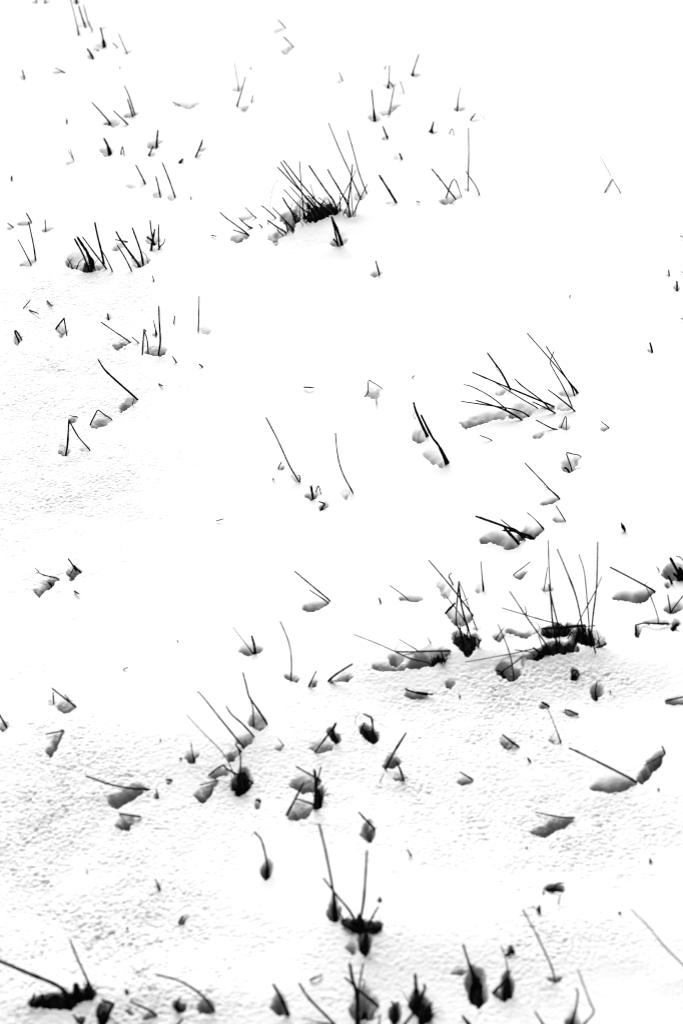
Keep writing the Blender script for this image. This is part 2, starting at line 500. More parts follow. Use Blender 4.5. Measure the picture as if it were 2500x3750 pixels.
def build_ground():
    for name, k in (('snow', .86), ('litter_shade', 1.5)):
        us, ys = sheet_axes(k)
        Yg, U = np.meshgrid(ys, us, indexing='ij')
        D = np.maximum(Yg * CP + H * SP, 1.3)
        X = U * D
        Y = Yg
        T = terrain(X, Y)
        dcam = Y * CP + (H - T) * SP
        near = dcam > .6
        px, py = project(X, Y, T)
        px = np.where(near, px, -9e5)
        py = np.where(near, py, -9e5)
        px = np.clip(px, -9e5, 9e5)
        py = np.clip(py, -9e5, 9e5)
        dep, shade_dep = hollow(px, py, X, Y)
        if name == 'snow':
            R = roughness(px, py)
            g = (grains(X, Y, .0043, 11) * .0024 + grains(X, Y, .0075, 12) * .0014 + snoise(X, Y, .0033, 31) * .0006
                 + snoise(X, Y, .013, 13) * .0003 + snoise(X, Y, .036, 14) * .0005)
            patch = .8 + .35 * snoise(X, Y, .07, 34) + .35 * snoise(X, Y, .021, 35)
            R = R * np.clip(patch, .2, 1.4)
            fade = np.clip(1.4 - dep / .018, .34, 1.1)
            Z = T - dep + g * R * fade + .0007 * snoise(X, Y, .03, 15) + .0012 * snoise(X, Y, .11, 16)
            o = grid_mesh('snow', X, Y, Z, SNOW, R)
            o['label'] = 'sunlit old snow pitted with melt hollows around the stalks'
        else:
            Z = T - shade_dep - .0015 - .0028 * snoise(X, Y, .0026, 21) - .0016 * snoise(X, Y, .006, 23) - .004 * snoise(X, Y, .013, 22)
            o = grid_mesh('litter_shade', X, Y, Z, LITTER_SHADE)
            o['label'] = 'black litter, with shade put into the colour, at the bottom of the melt hollows'
        o['kind'] = 'structure'


build_ground()

# ---------------------------------------------------------------- stalks
def smooth_path(p, r):
    """Catmull-Rom through the points, so bends are soft"""
    if len(p) == 2:
        n = 4
        return [p[0] + (p[1] - p[0]) * i / n for i in range(n + 1)], [r[0] + (r[1] - r[0]) * i / n for i in range(n + 1)]
    q = [2 * p[0] - p[1]] + list(p) + [2 * p[-1] - p[-2]]
    out, rr = [], []
    for i in range(1, len(q) - 2):
        for k in range(4):
            t = k / 4
            a, b, c, d = q[i - 1], q[i], q[i + 1], q[i + 2]
            v = .5 * (2 * b + (c - a) * t + (2 * a - 5 * b + 4 * c - d) * t * t + (3 * b - a - 3 * c + d) * t ** 3)
            out.append(v)
            rr.append(r[i - 1] + (r[i] - r[i - 1]) * t)
    out.append(p[-1])
    rr.append(r[-1])
    return out, rr


def tube_mesh(name, pts, rad, mat, flat=1.0):
    """a round, slightly knobbly stem closed at both ends"""
    n = 7
    verts, faces = [], []
    up = np.array([.31, .87, .38])
    node = rng.randint(2, max(3, len(pts) - 2))
    L = len(pts)
    for i, (p, r) in enumerate(zip(pts, rad)):
        t = pts[min(i + 1, L - 1)] - pts[max(i - 1, 0)]
        t = t / (np.linalg.norm(t) + 1e-9)
        a = np.cross(t, up)
        a /= np.linalg.norm(a) + 1e-9
        b = np.cross(t, a)
        rk = r * (1 + rng.uniform(-.12, .12)) * (1.22 if i == node and L > 6 else 1)
        for k in range(n):
            th = 2 * math.pi * k / n
            verts.append(p + a * (math.cos(th) * rk) + b * (math.sin(th) * rk * flat))
    for i in range(L - 1):
        for k in range(n):
            faces.append((i * n + k, i * n + (k + 1) % n, (i + 1) * n + (k + 1) % n, (i + 1) * n + k))
    faces.append(tuple(range(n))[::-1])
    # ragged broken tip
    tip = pts[-1] + (pts[-1] - pts[-2]) / (np.linalg.norm(pts[-1] - pts[-2]) + 1e-9) * rad[-1] * rng.uniform(.8, 2.4)
    verts.append(tip)
    for k in range(n):
        faces.append(((L - 1) * n + k, (L - 1) * n + (k + 1) % n, len(verts) - 1))
    o0 = pts[0]
    me = bpy.data.meshes.new(name)
    me.from_pydata([tuple(v - o0) for v in verts], [], faces)
    me.polygons.foreach_set('use_smooth', [True] * len(faces))
    me.update()
    me.materials.append(mat)
    return me


def parse(tile, spec):
    head, body = spec.split(':')
    flag = ''
    while head[0].isalpha():
        flag += head[0]
        head = head[1:]
    return flag, float(head), pts_of(tile, body)


def path3d(flag, w, pp, k):
    """photo points to points in space. Default: rooted, free tip. g: both ends in the snow. l: lies just above it"""
    n = len(pp)
    if 'l' in flag:
        P3 = [ground(x, y, .0025 + .0035 * (i % 2)) for i, (x, y) in enumerate(pp)]
    else:
        A = ground(*pp[0])
        if 'g' in flag:
            yb = ground(*pp[-1])[1]
        else:
            ln = math.hypot(pp[-1][0] - pp[0][0], pp[-1][1] - pp[0][1]) * PXR * 3.2
            yb = A[1] + ln * rng.uniform(-.16, .10)
        acc = [0]
        for i in range(1, n):
            acc.append(acc[-1] + math.hypot(pp[i][0] - pp[i - 1][0], pp[i][1] - pp[i - 1][1]))
        P3 = [A]
        for i in range(1, n):
            f = acc[i] / acc[-1]
            r = ray(*pp[i])
            yy = A[1] + (yb - A[1]) * f
            t = yy / r[1]
            q = np.array([r[0] * t, yy, H + r[2] * t])
            if q[2] < terrain(q[0], q[1]) + .002:
                q = ground(pp[i][0], pp[i][1], .003)
            P3.append(q)
    d = float(np.dot(P3[0] - np.array([0, 0, H]), np.array([0, CP, -SP])))
    r0 = max(w * k * .5 * PXR * d * 1.13 * (.74 if pp[0][1] < 420 else 1), .0008)
    if 'f' in flag or 's' in flag:
        r0 = max(w * k * .5 * PXR * d * .9, .0004)
    tipf = .68 if n > 2 or w < 13 else .8
    rad = [r0 * (1 - (1 - tipf) * i / (n - 1)) for i in range(n)]
    if 'b' in flag:     # swollen at the foot
        rad = [r0] + [r0 * .55 * (1 - .3 * i / (n - 1)) for i in range(1, n)]
    if 'e' in flag:     # spindle-shaped leaf
        rad = [r0 * .5] + [r0] * (n - 2) + [r0 * .15]
    if 'l' not in flag:
        down = P3[0] - P3[1]
        down = down / np.linalg.norm(down)
        down = down * .6 + np.array([0, .12, -.6])
        P3 = [P3[0] + down * .016] + P3
        rad = [rad[0]] + rad
        if 'g' in flag:
            dn = P3[-1] - P3[-2]
            dn = dn / np.linalg.norm(dn) * .6 + np.array([0, .1, -.5])
            P3.append(P3[-1] + dn * .012)
            rad.append(rad[-1])
    return smooth_path(P3, rad)


GROUPS = {'grass stalk': 'single dead grass stalks in the snow', 'grass tuft': 'tufts of dead grass in melt hollows',
          'stub': 'short broken stubs in the snow', 'bent stalk': 'folded stalks with both ends in the snow',
          'fallen stalk': 'pieces of stalk lying on the snow', 'leaf': None}
NAMES = {'grass stalk': 'grass_stalk', 'grass tuft': 'grass_tuft', 'stub': 'grass_stub',
         'bent stalk': 'bent_stalk', 'fallen stalk': 'fallen_stalk', 'leaf': 'leaf_tip'}
KIND = {'S': 'grass stalk', 'T': 'grass tuft', 'B': 'stub', 'V': 'bent stalk', 'F': 'fallen stalk', 'E': 'leaf'}


def add(kind, tile, label, *specs):
    cat = KIND[kind]
    k = TILES[tile][2]
    built = []
    for s in specs:
        tl = tile
        if '@' in s:
            tl, s = s.split('@')
        flag, w, pp = parse(tl, s)
        pts, rad = path3d(flag, w, pp, TILES[tl][2])
        part = 'leaf_sheath' if 's' in flag else ('stub' if len(pp) == 2 and w >= 14 else 'stalk')
        me = tube_mesh(NAMES[cat] if len(specs) == 1 else part, pts, rad, LEAF if 's' in flag or 'f' in flag else STEM, .45 if 's' in flag else 1)
        built.append((part, me, pts[0]))
    if len(built) == 1:
        root = bpy.data.objects.new(NAMES[cat], built[0][1])
        scene.collection.objects.link(root)
        root.location = built[0][2]
    else:
        root = bpy.data.objects.new(NAMES[cat], None)
        root.empty_display_size = .02
        scene.collection.objects.link(root)
        c = sum(b[2] for b in built) / len(built)
        root.location = c
        for part, me, o in built:
            ch = bpy.data.objects.new(part, me)
            scene.collection.objects.link(ch)
            ch.parent = root
            ch.location = o - c
    root['label'] = label
    root['category'] = cat
    if GROUPS[cat]:
        root['group'] = GROUPS[cat]
    return root



def dead_leaves(root, tile, lip, n, reach, w):
    """short matted blades round the foot of a tuft, one joined part"""
    lip = pts_of(tile, lip)
    k = TILES[tile][2]
    vs_, fs_ = [], []
    for _ in range(n):
        i = rng.randrange(len(lip) - 1)
        f = rng.random()
        x = lip[i][0] + (lip[i + 1][0] - lip[i][0]) * f
        y = lip[i][1] + (lip[i + 1][1] - lip[i][1]) * f - rng.uniform(0, .35) * reach * k
        a = math.radians(rng.choice([rng.uniform(-70, -10), rng.uniform(-35, 35), rng.uniform(20, 75)]))
        ln = reach * k * rng.uniform(.35, 1.0)
        mid = (x + math.sin(a) * ln * .55, y - math.cos(a) * ln * .55)
        end = (mid[0] + math.sin(a * 1.5) * ln * .45, mid[1] - math.cos(a * 1.5) * ln * .45)
        pts, rad = path3d('', w * rng.uniform(.5, 1.1), [(x, y), mid, end], k)
        rad = [r * (1 - .65 * j / (len(rad) - 1)) for j, r in enumerate(rad)]
        me = tube_mesh('dead_leaves', pts, rad, STEM, .5)
        off = len(vs_)
        vs_ += [tuple(np.array(v.co[:]) + pts[0]) for v in me.vertices]
        fs_ += [tuple(off + q for q in p.vertices) for p in me.polygons]
        bpy.data.meshes.remove(me)
    c = np.array(root.location)
    me = bpy.data.meshes.new('dead_leaves')
    me.from_pydata([tuple(np.array(v) - c) for v in vs_], [], fs_)
    me.polygons.foreach_set('use_smooth', [True] * len(fs_))
    me.update()
    me.materials.append(STEM)
    o = bpy.data.objects.new('dead_leaves', me)
    scene.collection.objects.link(o)
    o.parent = root
    o['kind'] = 'stuff'


# ================================================================ the stalks, far field first
add('B', 'A0', 'blurred dark stub cut by the top edge, nearer the top left corner', '14:250,18 252,-6')
add('B', 'A0', 'faint blurred stub at the top edge beside the tall blurred trio', '11:312,12 305,-8')
add('T', 'A0', 'tall blurred trio of stalks rising to the top edge, upper left', 'b16:540,232 515,120 485,0 478,-25', '17:582,172 560,110 540,42', 'f11:634,210 605,150 590,100 572,32', '22:525,16 520,-14')
add('S', 'A0', 'thick black blurred stalk in a grey hollow just below the blurred trio', 'b36:714,316 705,262 690,192')
add('B', 'A0', 'short dark leaning stub left below the thick black blurred stalk', '22:632,388 618,362 600,335')
add('S', 'A0', 'thin grey leaning stalk right of the thick black blurred stalk', '11:868,362 842,302 812,230')
add('B', 'A0', 'small slanted stub between the thick black blurred stalk and the thin grey one', '11:806,326 770,292')
add('B', 'A0', 'small upright grey stub near the left edge, high up', '13:168,532 155,480')
add('T', 'A0', 'flat faint forked stub lying left, between two rows of far stalks', '11:442,496 380,465', 'f8:440,494 365,496')
add('B', 'A0', 'tiny dark speck on the snow right of the flat forked stub, top left', '10:820,468 822,456')
add('T', 'A0', 'blurred pair of near parallel stalks, one longer, upper left', '13:922,782 885,662 853,588', '12:906,787 890,730 873,678')
add('S', 'A0', 'far leaning stalk crossing the left rim of a grey oval hollow', '12:746,832 690,765 632,702')
add('S', 'A0', 'short far slanted stalk at the right rim of the grey oval hollow', '11:876,852 780,760')
add('F', 'A0', 'short piece of stalk in the left tip of the crescent hollow, far field', 'l9:1232,722 1182,698')
add('B', 'A0', 'small isolated black stub well left of the grey oval hollow', '12:459,847 458,815')
add('S', 'A0', 'short fat black stalk in a wide grey hollow, left far field', 'b30:752,1047 735,990 714,950')
add('V', 'A0', 'tiny pale fold of grass right of the short fat black stalk', 'g8:828,1052 838,1003 850,1054')
add('T', 'A0', 'upright black stub with a second stub leaning below it, left far field', '15:1072,992 1075,942 1080,893', '12:1020,1062 1048,1000')
add('T', 'A0', 'two short stalks in line, both leaning right, at the top of the middle left', '12:1338,1074 1362,1020 1385,955', '10:1362,1022 1384,980')
add('B', 'A0', 'tiny thick stub sitting low below the two in line that lean right', '17:1234,1109 1248,1090')
add('T', 'A0', 'very pale pair of short blades in a faint curved hollow, left far field', 'f8:505,1092 482,1020', 'f7:495,1075 468,1030')
add('B', 'A0', 'small dark speck near the left edge, about a sixth of the way down', '14:82,1230 82,1210')
add('S', 'A0', 'grey leaning stalk above a double grey hollow, left far field', '12:993,1257 975,1215 930,1128')
add('S', 'A0', 'shorter thin stalk just left of the long straight far stalk', '11:1095,1335 1080,1260 1067,1208')
add('S', 'A0', 'long straight thin stalk leaning left, the longest left of the big tuft', '10:1196,1342 1150,1210 1110,1112')
add('B', 'A0', 'minute speck right of the long straight far stalk, left of the big tuft', '8:1307,1361 1305,1343')
# far middle
add('S', 'B0', 'faint stub leaning left, topmost of all in the middle', '11:402,192 350,135')
add('S', 'B0', 'faint stub leaning left with a curved hollow, second from the top in the middle', '11:452,317 388,250')
add('S', 'B0', 'blurred pale upright stalk directly above the crossing right leaning one', 'b12:80,614 78,570 65,500 55,430')
add('S', 'B0', 'dark far stalk leaning right with a grey hollow at its right foot', 'b18:70,730 100,632 128,528')
add('B', 'B0', 'small pale stub right of the dark far stalk that leans right', 'f9:170,697 180,652')
add('B', 'B0', 'pale speck right of the blurred pale upright stalk, top middle', '9:165,471 165,457')
add('B', 'B0', 'lone pale stub with a faint ring hollow in the top middle', 'f10:790,547 768,495')
add('S', 'B0', 'dark stalk leaning right, the highest on the right half', 'b24:1270,513 1276,478 1312,372')
add('T', 'B0', 'thin upright stalk on a small dark triangular foot, upper right middle', 'b20:1102,598 1108,552 1111,450', '12:1138,594 1108,555')
add('B', 'B0', 'faint tiny blade beside the tip of the stalk on a triangular foot', 'f9:1078,471 1088,450')
add('S', 'B0', 'small thin stub leaning left, right of the triangular foot', '8:1211,637 1185,556')
add('S', 'B0', 'straight upright dark stalk at the left end of a ragged grey hollow', 'b20:1010,818 1002,735 990,614')
add('S', 'B0', 'thin stalk leaning right in the right part of the ragged grey hollow', '10:1115,752 1125,690 1143,598')
add('B', 'B0', 'short stub with a pale beaded tip below the ragged grey hollow', '14:1097,942 1084,910 1068,868')
add('B', 'B0', 'thick short cone of a stub leaning right, upper right', 'b26:1396,902 1402,875 1412,836')
add('V', 'B0', 'tiny pale folded blade right of the thick short cone stub', 'g6:1520,912 1540,880 1550,912')
add('B', 'B0', 'small black stub leaning left, above and right of the big tuft', '13:1196,1090 1180,1048')
add('S', 'B0', 'single thick black stalk leaning left just right of the big tuft', '15:1158,1386 1100,1290 1042,1198', 's9:1124,1338 1116,1302 1096,1280')
add('T', 'B0', 'long left leaning stalk crossed by a folded one, right of the big tuft', '11:1560,1358 1515,1300 1455,1220 1400,1155', 'g8:1500,1348 1552,1224 1601,1340', 's14:1458,1228 1450,1214')
add('T', 'C0', 'tall vertical thin stalk with a short one crossing near its foot', '8:98,1299 100,1190 103,1050 101,876', '8:176,1332 150,1270 105,1205 84,1170')
add('S', 'C0', 'dark tapering upright stalk alone, upper right', 'b15:26,743 33,660 48,598')
add('T', 'C0', 'little dark stub with a very faint blade, just above the tall vertical stalk', '11:116,822 146,778', 'f4:210,813 175,778')
add('T', 'C0', 'tent of two thin stalks with a pale broken tip, alone on white snow', '6:1139,1318 1085,1227', 'f5:1070,1200 1055,1168 998,1068', 'g7:1031,1317 1055,1272 1078,1230 1084,1226')
add('F', 'B0', 'speck of stalk lying on snow right of the single thick black stalk', 'l8:1298,1376 1320,1383')
# the big tuft
tuft = add('T', 'Z4', 'big dense tuft of crossing black stalks in a dark hollow, upper middle',
    'b32:405,1002 290,872 138,715', '20:335,1028 300,880', '26:432,892 375,752 330,690 268,583', '9:368,740 385,690 407,645', '12:458,852 380,750',
    '17:602,792 480,690 285,477', '16:690,838 600,700 365,440', '15:550,888 530,650 510,450 487,116',
    '22:772,822 640,650 510,510 205,190', '20:722,765 560,570 345,275 241,118', '21:832,778 690,610 510,400 365,210 280,102',
    '10:690,640 680,580 626,408', '24:982,762 920,610 855,525 750,375 613,168', '22:1122,692 1020,500 900,300 853,213',
    '22:1140,782 1122,650 1150,430 1176,153', '13:1180,778 1166,600 1155,330', '14:962,768 1020,620 1150,380 1222,222',
    '17:1276,582 1170,340 1150,270 1025,0 863,-392', '17:1362,532 1335,460 1255,240 1195,0 1112,-293', '16:1204,778 1250,650 1335,480 1369,413',
    '13:1055,808 1110,710', '12:945,762 820,650 738,583', '18:735,815 700,690 600,560', '18:798,822 760,700 805,630', '22:862,770 800,700 650,585',
    '16:1018,765 1015,560', '26:700,838 650,740 590,650', '12:590,882 612,750 592,670', '9:492,832 490,690', '13:572,918 605,840', '8:532,948 470,865',
    '16:930,765 830,690 770,660', '16:640,830 600,740 575,660', '20:560,820 520,720', '18:960,765 900,680 860,600', '10:880,770 800,610',
    's7:560,570 600,560 540,590 650,590', '10:1140,665 1060,560 1000,520')
dead_leaves(tuft, 'Z4', '430,880 520,850 650,838 800,825 840,790 1040,760', 26, 190, 11)
add('T', 'B1', 'sparse low group of short stalks at the left foot of the big tuft',
    '10:152,210 100,165 0,92 -44,52', '9:150,209 100,190 45,172', 'b20:172,162 152,150 95,103', '9:202,90 180,72 128,18', '9:337,92 265,25 235,5', '9:243,156 222,132')
add('T', 'Z4', 'pair of slanted stalks in a grey hollow below the left end of the big tuft', '22:305,1037 190,965 75,880', '14:266,1072 210,1020 195,975', '7:82,932 75,880')
add('S', 'Z4', 'very pale curved blade at the left of the big tuft', 'f6:105,752 110,600 150,440 212,348')
add('F', 'A1', 'short dark sliver lying on snow left of the big tuft', 'l8:1448,209 1478,215')
add('T', 'B1', 'narrow pair of stalks joined at the tip in a hollow below the big tuft', '11:760,272 737,172 715,84', '20:784,265 757,180 718,86', '13:756,267 730,235')
add('S', 'B1', 'short upright stalk alone below and right of the big tuft', '11:1043,481 1018,385')
add('F', 'B1', 'level black sliver lying alone on bare white snow in the centre', 'l9:530,1247 562,1248 596,1251')
add('V', 'B1', 'thin folded stalk over a small grey hollow, in the white centre', 'g7:940,1316 965,1280 968,1203 995,1213 1053,1250')
add('B', 'B1', 'tiny slanted twig above the pair of thick stalks in the centre', '6:1265,1186 1282,1167')
add('F', 'B1', 'hair thin mark of grass just below the folded stalk in the white centre', 'l4:1022,1335 1024,1366')
# right edge, far
add('B', 'C1', 'small black stub with no hollow to speak of, at the right edge, upper of two', '11:1471,482 1467,448')
add('B', 'C1', 'black stub in a small grey cup at the right edge, lower of two', '14:1526,581 1524,528')
add('B', 'C1', 'minute slanted stub in the wide white snow at right', '7:791,634 798,618')
add('F', 'C1', 'end of a stalk poking in at the right edge, topmost', 'l8:1590,238 1548,212')
add('F', 'C1', 'hair thin stalk end at the right edge beside the two stubs', 'l4:1590,472 1553,457')
add('F', 'C1', 'end of a stalk poking in at the right edge below the two stubs', 'l9:1592,802 1554,774')
add('B', 'C1', 'short leaning black stub alone at the far right, above the leaf tip', '13:1354,998 1340,944')
# leaning tuft right
add('T', 'C1', 'spread tuft of long stalks all leaning left, right of centre',
    '13:386,1264 330,1152 290,1095 232,1015', 's5:330,1160 300,1130 286,1098', '12:685,1382 580,1335 400,1260 285,1212 131,1146', '8:577,1394 470,1330 285,1215',
    '10:650,1392 590,1330 470,1240 420,1192', '10:700,1428 620,1385 540,1347', '10:832,1415 720,1320 646,1265', '8:360,1400 250,1310 130,1245 70,1229',
    '12:470,1474 340,1398 157,1338', '10:508,1442 420,1400 200,1365 55,1344')
add('T', 'C1', 'steep group of three long stalks converging, upper part of the leaning tuft at right',
    'b16:844,1284 780,1200 640,1035 503,880', '10:822,1296 800,1235 740,1140 633,970', '8:806,1376 745,1240 680,1125 660,1073 684,1003')
add('S', 'C2', 'straight slanted stalk below the leaning tuft, left of the narrow tent', '10:712,139 665,125 564,72')
add('V', 'C2', 'narrow tent of two thin legs below the leaning tuft', 'g7:735,121 765,46 770,130')
add('S', 'C2', 'short thin slanted stalk at the far right of the leaning tuft', '7:1059,124 1007,82')
add('S', 'C2', 'short thin slanted stalk under the left end of the leaning tuft', '7:259,209 182,177')
add('V', 'C2', 'sharply folded stalk over a deep grey hollow, right of centre', 'g9:806,411 787,350 771,297 815,304 858,313')
add('B', 'C2', 'dark scrap in the floor of the hollow under the sharply folded stalk', '14:776,408 758,398')
add('S', 'C2', 'hair thin twig leaving the hollow under the sharply folded stalk', 'f4:825,409 850,404 868,394')
add('S', 'C2', 'slanted stalk with a loose sheath loop at mid length, right of centre', '10:724,609 650,540 620,505 487,366', 's4:652,543 620,528 620,514 642,522')
add('S', 'C2', 'short straight stalk below the one with a sheath loop', '9:765,767 700,660')
add('S', 'C2', 'slanted stalk on the right rim of the bundle hollow', 'b13:614,818 560,755 501,703')
add('T', 'C2', 'bundle of black stalks lying left over a long grey hollow, right of centre', '18:482,868 380,812 151,729', '11:472,855 330,790 178,733', '10:489,895 420,830 324,753', '20:445,918 385,850 350,813', '13:505,862 430,835 338,826', '17:522,864 465,850', '15:470,862 420,820 385,808')
add('E', 'C2', 'small black pointed leaf tip standing alone on white snow at right', 'e24:1170,832 1156,802 1142,772')
add('S', 'C2', 'upright thick stalk left of the tall right tuft, with a pale hollow', 'b15:203,1233 195,1150 186,1041')
add('S', 'C2', 'thin stalk leaning right above the tall right tuft', '7:406,1132 462,1088 521,1042')
add('S', 'C2', 'thin short stalk close left of the tallest stalks of the right tuft', '7:614,1243 628,1160 640,1079')
add('S', 'C2', 'long stalk lying left over a deep grey hollow at the right edge', '13:1372,1245 1310,1205 1190,1140 1072,1079', 's5:1305,1195 1326,1179')
add('S', 'C2', 'thin curved stalk rising below the long one that lies left at the right edge', '6:1400,1460 1387,1395 1350,1290 1317,1221')
add('T', 'C2', 'upright stub and a right leaning stalk in a grey hollow at the right edge', '12:1479,1378 1462,1269', '9:1498,1363 1565,1275 1585,1258')
add('T', 'C2', 'dark thick tuft cut by the right edge above the level bent stalk', '24:1552,1148 1520,1090 1481,1018', '15:1542,1146 1505,1060', '30:1580,1148 1545,1088', '7:1575,1050 1550,1012 1517,1000', '20:1532,1152 1506,1124', '24:1570,1150 1530,1110')
add('B', 'C2', 'short thick stub just under the dark tuft at the right edge', '16:1489,1190 1466,1138')
add('B', 'C2', 'thin slanted splinter left of the dark tuft at the right edge', '6:1403,1105 1386,1074')
# middle
add('T', 'B2', 'long straight stalk leaning left in the white centre, a tiny curl at its foot', '10:491,488 430,385 350,210 270,55', '6:501,490 497,452 488,450')
add('S', 'B2', 'tiny stub leaning right beside the long thin stalk in the centre', '8:353,404 375,357')
add('B', 'B2', 'tiny fleck in the white centre, left of the short frayed stub', '7:316,472 322,480')
add('T', 'B2', 'short frayed stub in a small dark hollow, in the centre', '15:588,603 580,550 573,524', '7:591,600 586,560 583,519', '6:586,560 570,528')
add('V', 'B2', 'tiny black tent just right of the short frayed stub', 'g8:612,558 626,522 639,557')
add('V', 'B2', 'small twisted black scrap in a dark hollow below the frayed stub', '11:655,666 669,644 632,629')
add('S', 'B2', 'gently curved long stalk in the centre, straight above its pale hollow', '9:862,570 803,460 770,370 752,270 743,160')
add('S', 'B2', 'thick black stalk with a curled sheath, left of a thick close pair', '18:1368,180 1335,110 1290,5 1277,-45', 's5:1288,62 1274,42 1287,12')
add('S', 'B2', 'thickest black stalk in the centre, swelling to its foot, right of a close pair', 'b30:1503,362 1448,248 1400,183 1327,38')
add('F', 'A2', 'thin sliver lying on white snow left of the centre', 'l7:1480,760 1530,747')
add('T', 'B2', 'parallel pair of left leaning stalks over a grey hollow, below the centre', '11:707,1310 620,1235 467,1107', '9:692,1321 630,1275 569,1235')
add('S', 'B2', 'thin left leaning stalk over a long flat pale hollow, below the centre', '7:1236,1298 1180,1250 1111,1201')
add('B', 'B2', 'small black tooth of a stub left of the stalk over the flat pale hollow', '12:1051,1323 1041,1289')
# upright tuft
tuft = add('T', 'Z5', 'upright tuft over a black hole, with stalks crossing like a tent, right of centre',
    '14:302,598 270,500 243,430 262,160 268,108', '17:340,490 310,400 280,260 265,118', '12:372,612 345,500 320,440', '9:416,515 370,390 320,240 268,110',
    '13:378,390 290,265 180,125 75,0 21,-63', '9:327,457 235,325 154,220', '26:300,620 280,520', '8:285,540 272,450', '18:352,588 308,543', '16:424,648 443,592', 'f5:300,275 340,255 342,237', '12:335,575 340,490')
dead_leaves(tuft, 'Z5', '225,590 290,650 345,690 400,650 440,600', 18, 95, 10)
add('S', 'Z5', 'short hooked stalk above the upright tent tuft', '11:219,137 185,66 208,42')
add('S', 'Z5', 'short thick stick leaning right at the left of the upright tent tuft', '18:157,374 233,290')
# tall tuft
tuft = add('T', 'Z5', 'tall wide tuft of long stalks over ragged black hollows, lower right',
    '16:1076,655 1035,450 1020,250 1005,138', '13:1092,525 1040,310 1020,210', '9:1016,165 1005,0 999,-225', '14:1276,475 1225,230 1140,5 1073,-153',
    '10:1336,515 1320,300 1295,40 1250,-111', '14:1350,565 1365,400 1392,180 1400,0 1404,-213', '8:1230,482 1265,410 1385,190 1436,73',
    '13:992,645 905,520 810,385 684,193', '10:1098,462 990,437 810,385 618,327', '6:946,642 918,555', '5:818,382 812,315',
    'l17:1300,470 1120,483 948,494', 'l9:1382,474 1200,488 960,503', '7:1092,618 1090,560', '12:1156,582 1206,508', '7:1158,546 1282,524',
    '12:1386,698 1365,620 1350,540', '14:1398,652 1472,624', '24:1345,600 1330,500', '22:1290,590 1280,480', '28:1370,620 1340,520', '18:1310,600 1300,470',
    'f5:925,500 915,460 880,442 860,452', '7:1026,723 950,709', '16:1070,672 1060,620', '14:1180,690 1140,640', '18:930,700 880,655', '16:1000,560 980,500', '16:1100,550 1080,480')
dead_leaves(tuft, 'Z5', '800,752 950,730 1000,695 1090,690 1250,680', 26, 75, 9)
dead_leaves(tuft, 'Z5', '950,555 1130,535 1240,590 1360,630 1440,590', 30, 95, 10)
add('F', 'Z5', 'long thin stalk lying left in front of the tall tuft', 'l9:880,662 790,682 680,708 320,772', 'l9:860,690 725,671')
add('T', 'Z5', 'thin curved stalk crossed by a short thick one below the tall tuft', '11:712,868 690,730 650,610 587,462', '13:622,852 700,795 786,727', '14:605,850 572,843')
add('S', 'Z5', 'short stick leaning right beside the curved stalk near the tall tuft', '9:569,585 639,485')
add('V', 'C3', 'curled black ring of stalk in the grainy slope below the tall tuft', 'g12:806,415 810,388 838,383 857,420 835,432', '10:825,432 838,392')
add('S', 'C3', 'short black spike in a dark cup, right of the curled ring', 'b20:974,574 967,525 978,463')
add('B', 'C3', 'pair of thin dark flecks right of the short black spike', '8:1070,548 1068,518', '7:1098,572 1097,558')
add('V', 'C3', 'level stalk bent down at its left end, right edge above the grainy slope', 'l12:1466,63 1380,62 1300,60 1243,72', '15:1244,132 1243,72')
add('B', 'C3', 'dark clump end in the hollow right of the level bent stalk', '22:1500,94 1530,66')
add('F', 'C3', 'stalk lying up to the right edge at the end of the grainy slope', 'l13:1446,592 1510,576 1600,556')
add('T', 'C3', 'thin stalk with a thick dark head at the top, middle of the grainy slope', 'b13:732,881 690,760 640,640', '17:650,630 606,602')
add('F', 'C3', 'short thick stick lying right of the stalk with the dark head', 'l13:852,686 800,662 760,650')
add('S', 'C3', 'short slanted stick over a grey hollow, lower left of the stalk with the dark head', '15:447,910 395,870 335,823')
add('B', 'C3', 'small dark tooth below the short slanted stick of the lower right', '16:522,1008 507,984')
add('B', 'C3', 'small dark speck on the grainy slope, left of the stalk with the dark head', '12:42,567 40,552')
add('S', 'C3', 'short slanted stick with a small hollow, between the lower middle and lower right', '13:130,1135 90,1105 46,1079')
add('S', 'C3', 'long straight stalk lying left over a dark hollow, lower right', '16:1243,1145 1060,1045 870,950 788,913')
add('T', 'C3', 'two thin pieces in the steep dark gouge at the lower right edge', '8:1430,966 1360,1000 1298,1034', '14:1440,945 1424,903')
add('B', 'C3', 'small dark fleck of stub below the dark gouge at the lower right', '11:1397,1204 1401,1188')
add('F', 'C3', 'slightly curved stick lying over a long dark hollow, lower right', 'l13:826,1390 720,1385 558,1351')
# lower middle
add('T', 'B3', 'thick blunt stub with a thin stalk leaning on it, lower middle', 'b9:178,265 110,175 44,87', '18:194,264 187,205 172,150')
add('S', 'B3', 'long bowed stalk curving up to the left, lower middle', '10:438,450 443,350 435,240 410,150 366,49')
add('S', 'B3', 'short straight stick leaning right beside the long bowed stalk', '12:561,496 611,389')
add('T', 'B3', 'stalk leaning far right with a tiny loop at its foot, lower middle', '15:694,459 740,415 820,362 859,339', '10:715,468 716,438', '8:724,466 738,452 748,464')
tuft = add('T', 'Z6', 'low tuft with one long level stalk and one slanting down to it',
    '15:838,713 630,662 450,580 250,490 -12,389', 'l23:1092,575 880,578 640,587 460,585', '12:722,579 600,500 504,442', 'f7:458,565 485,520 498,463', '26:992,715 1000,650 988,588', '14:1028,718 1005,655', '18:960,690 940,620', '22:930,700 900,660')
dead_leaves(tuft, 'Z6', '850,710 960,695 1030,715 1060,640', 14, 90, 13)
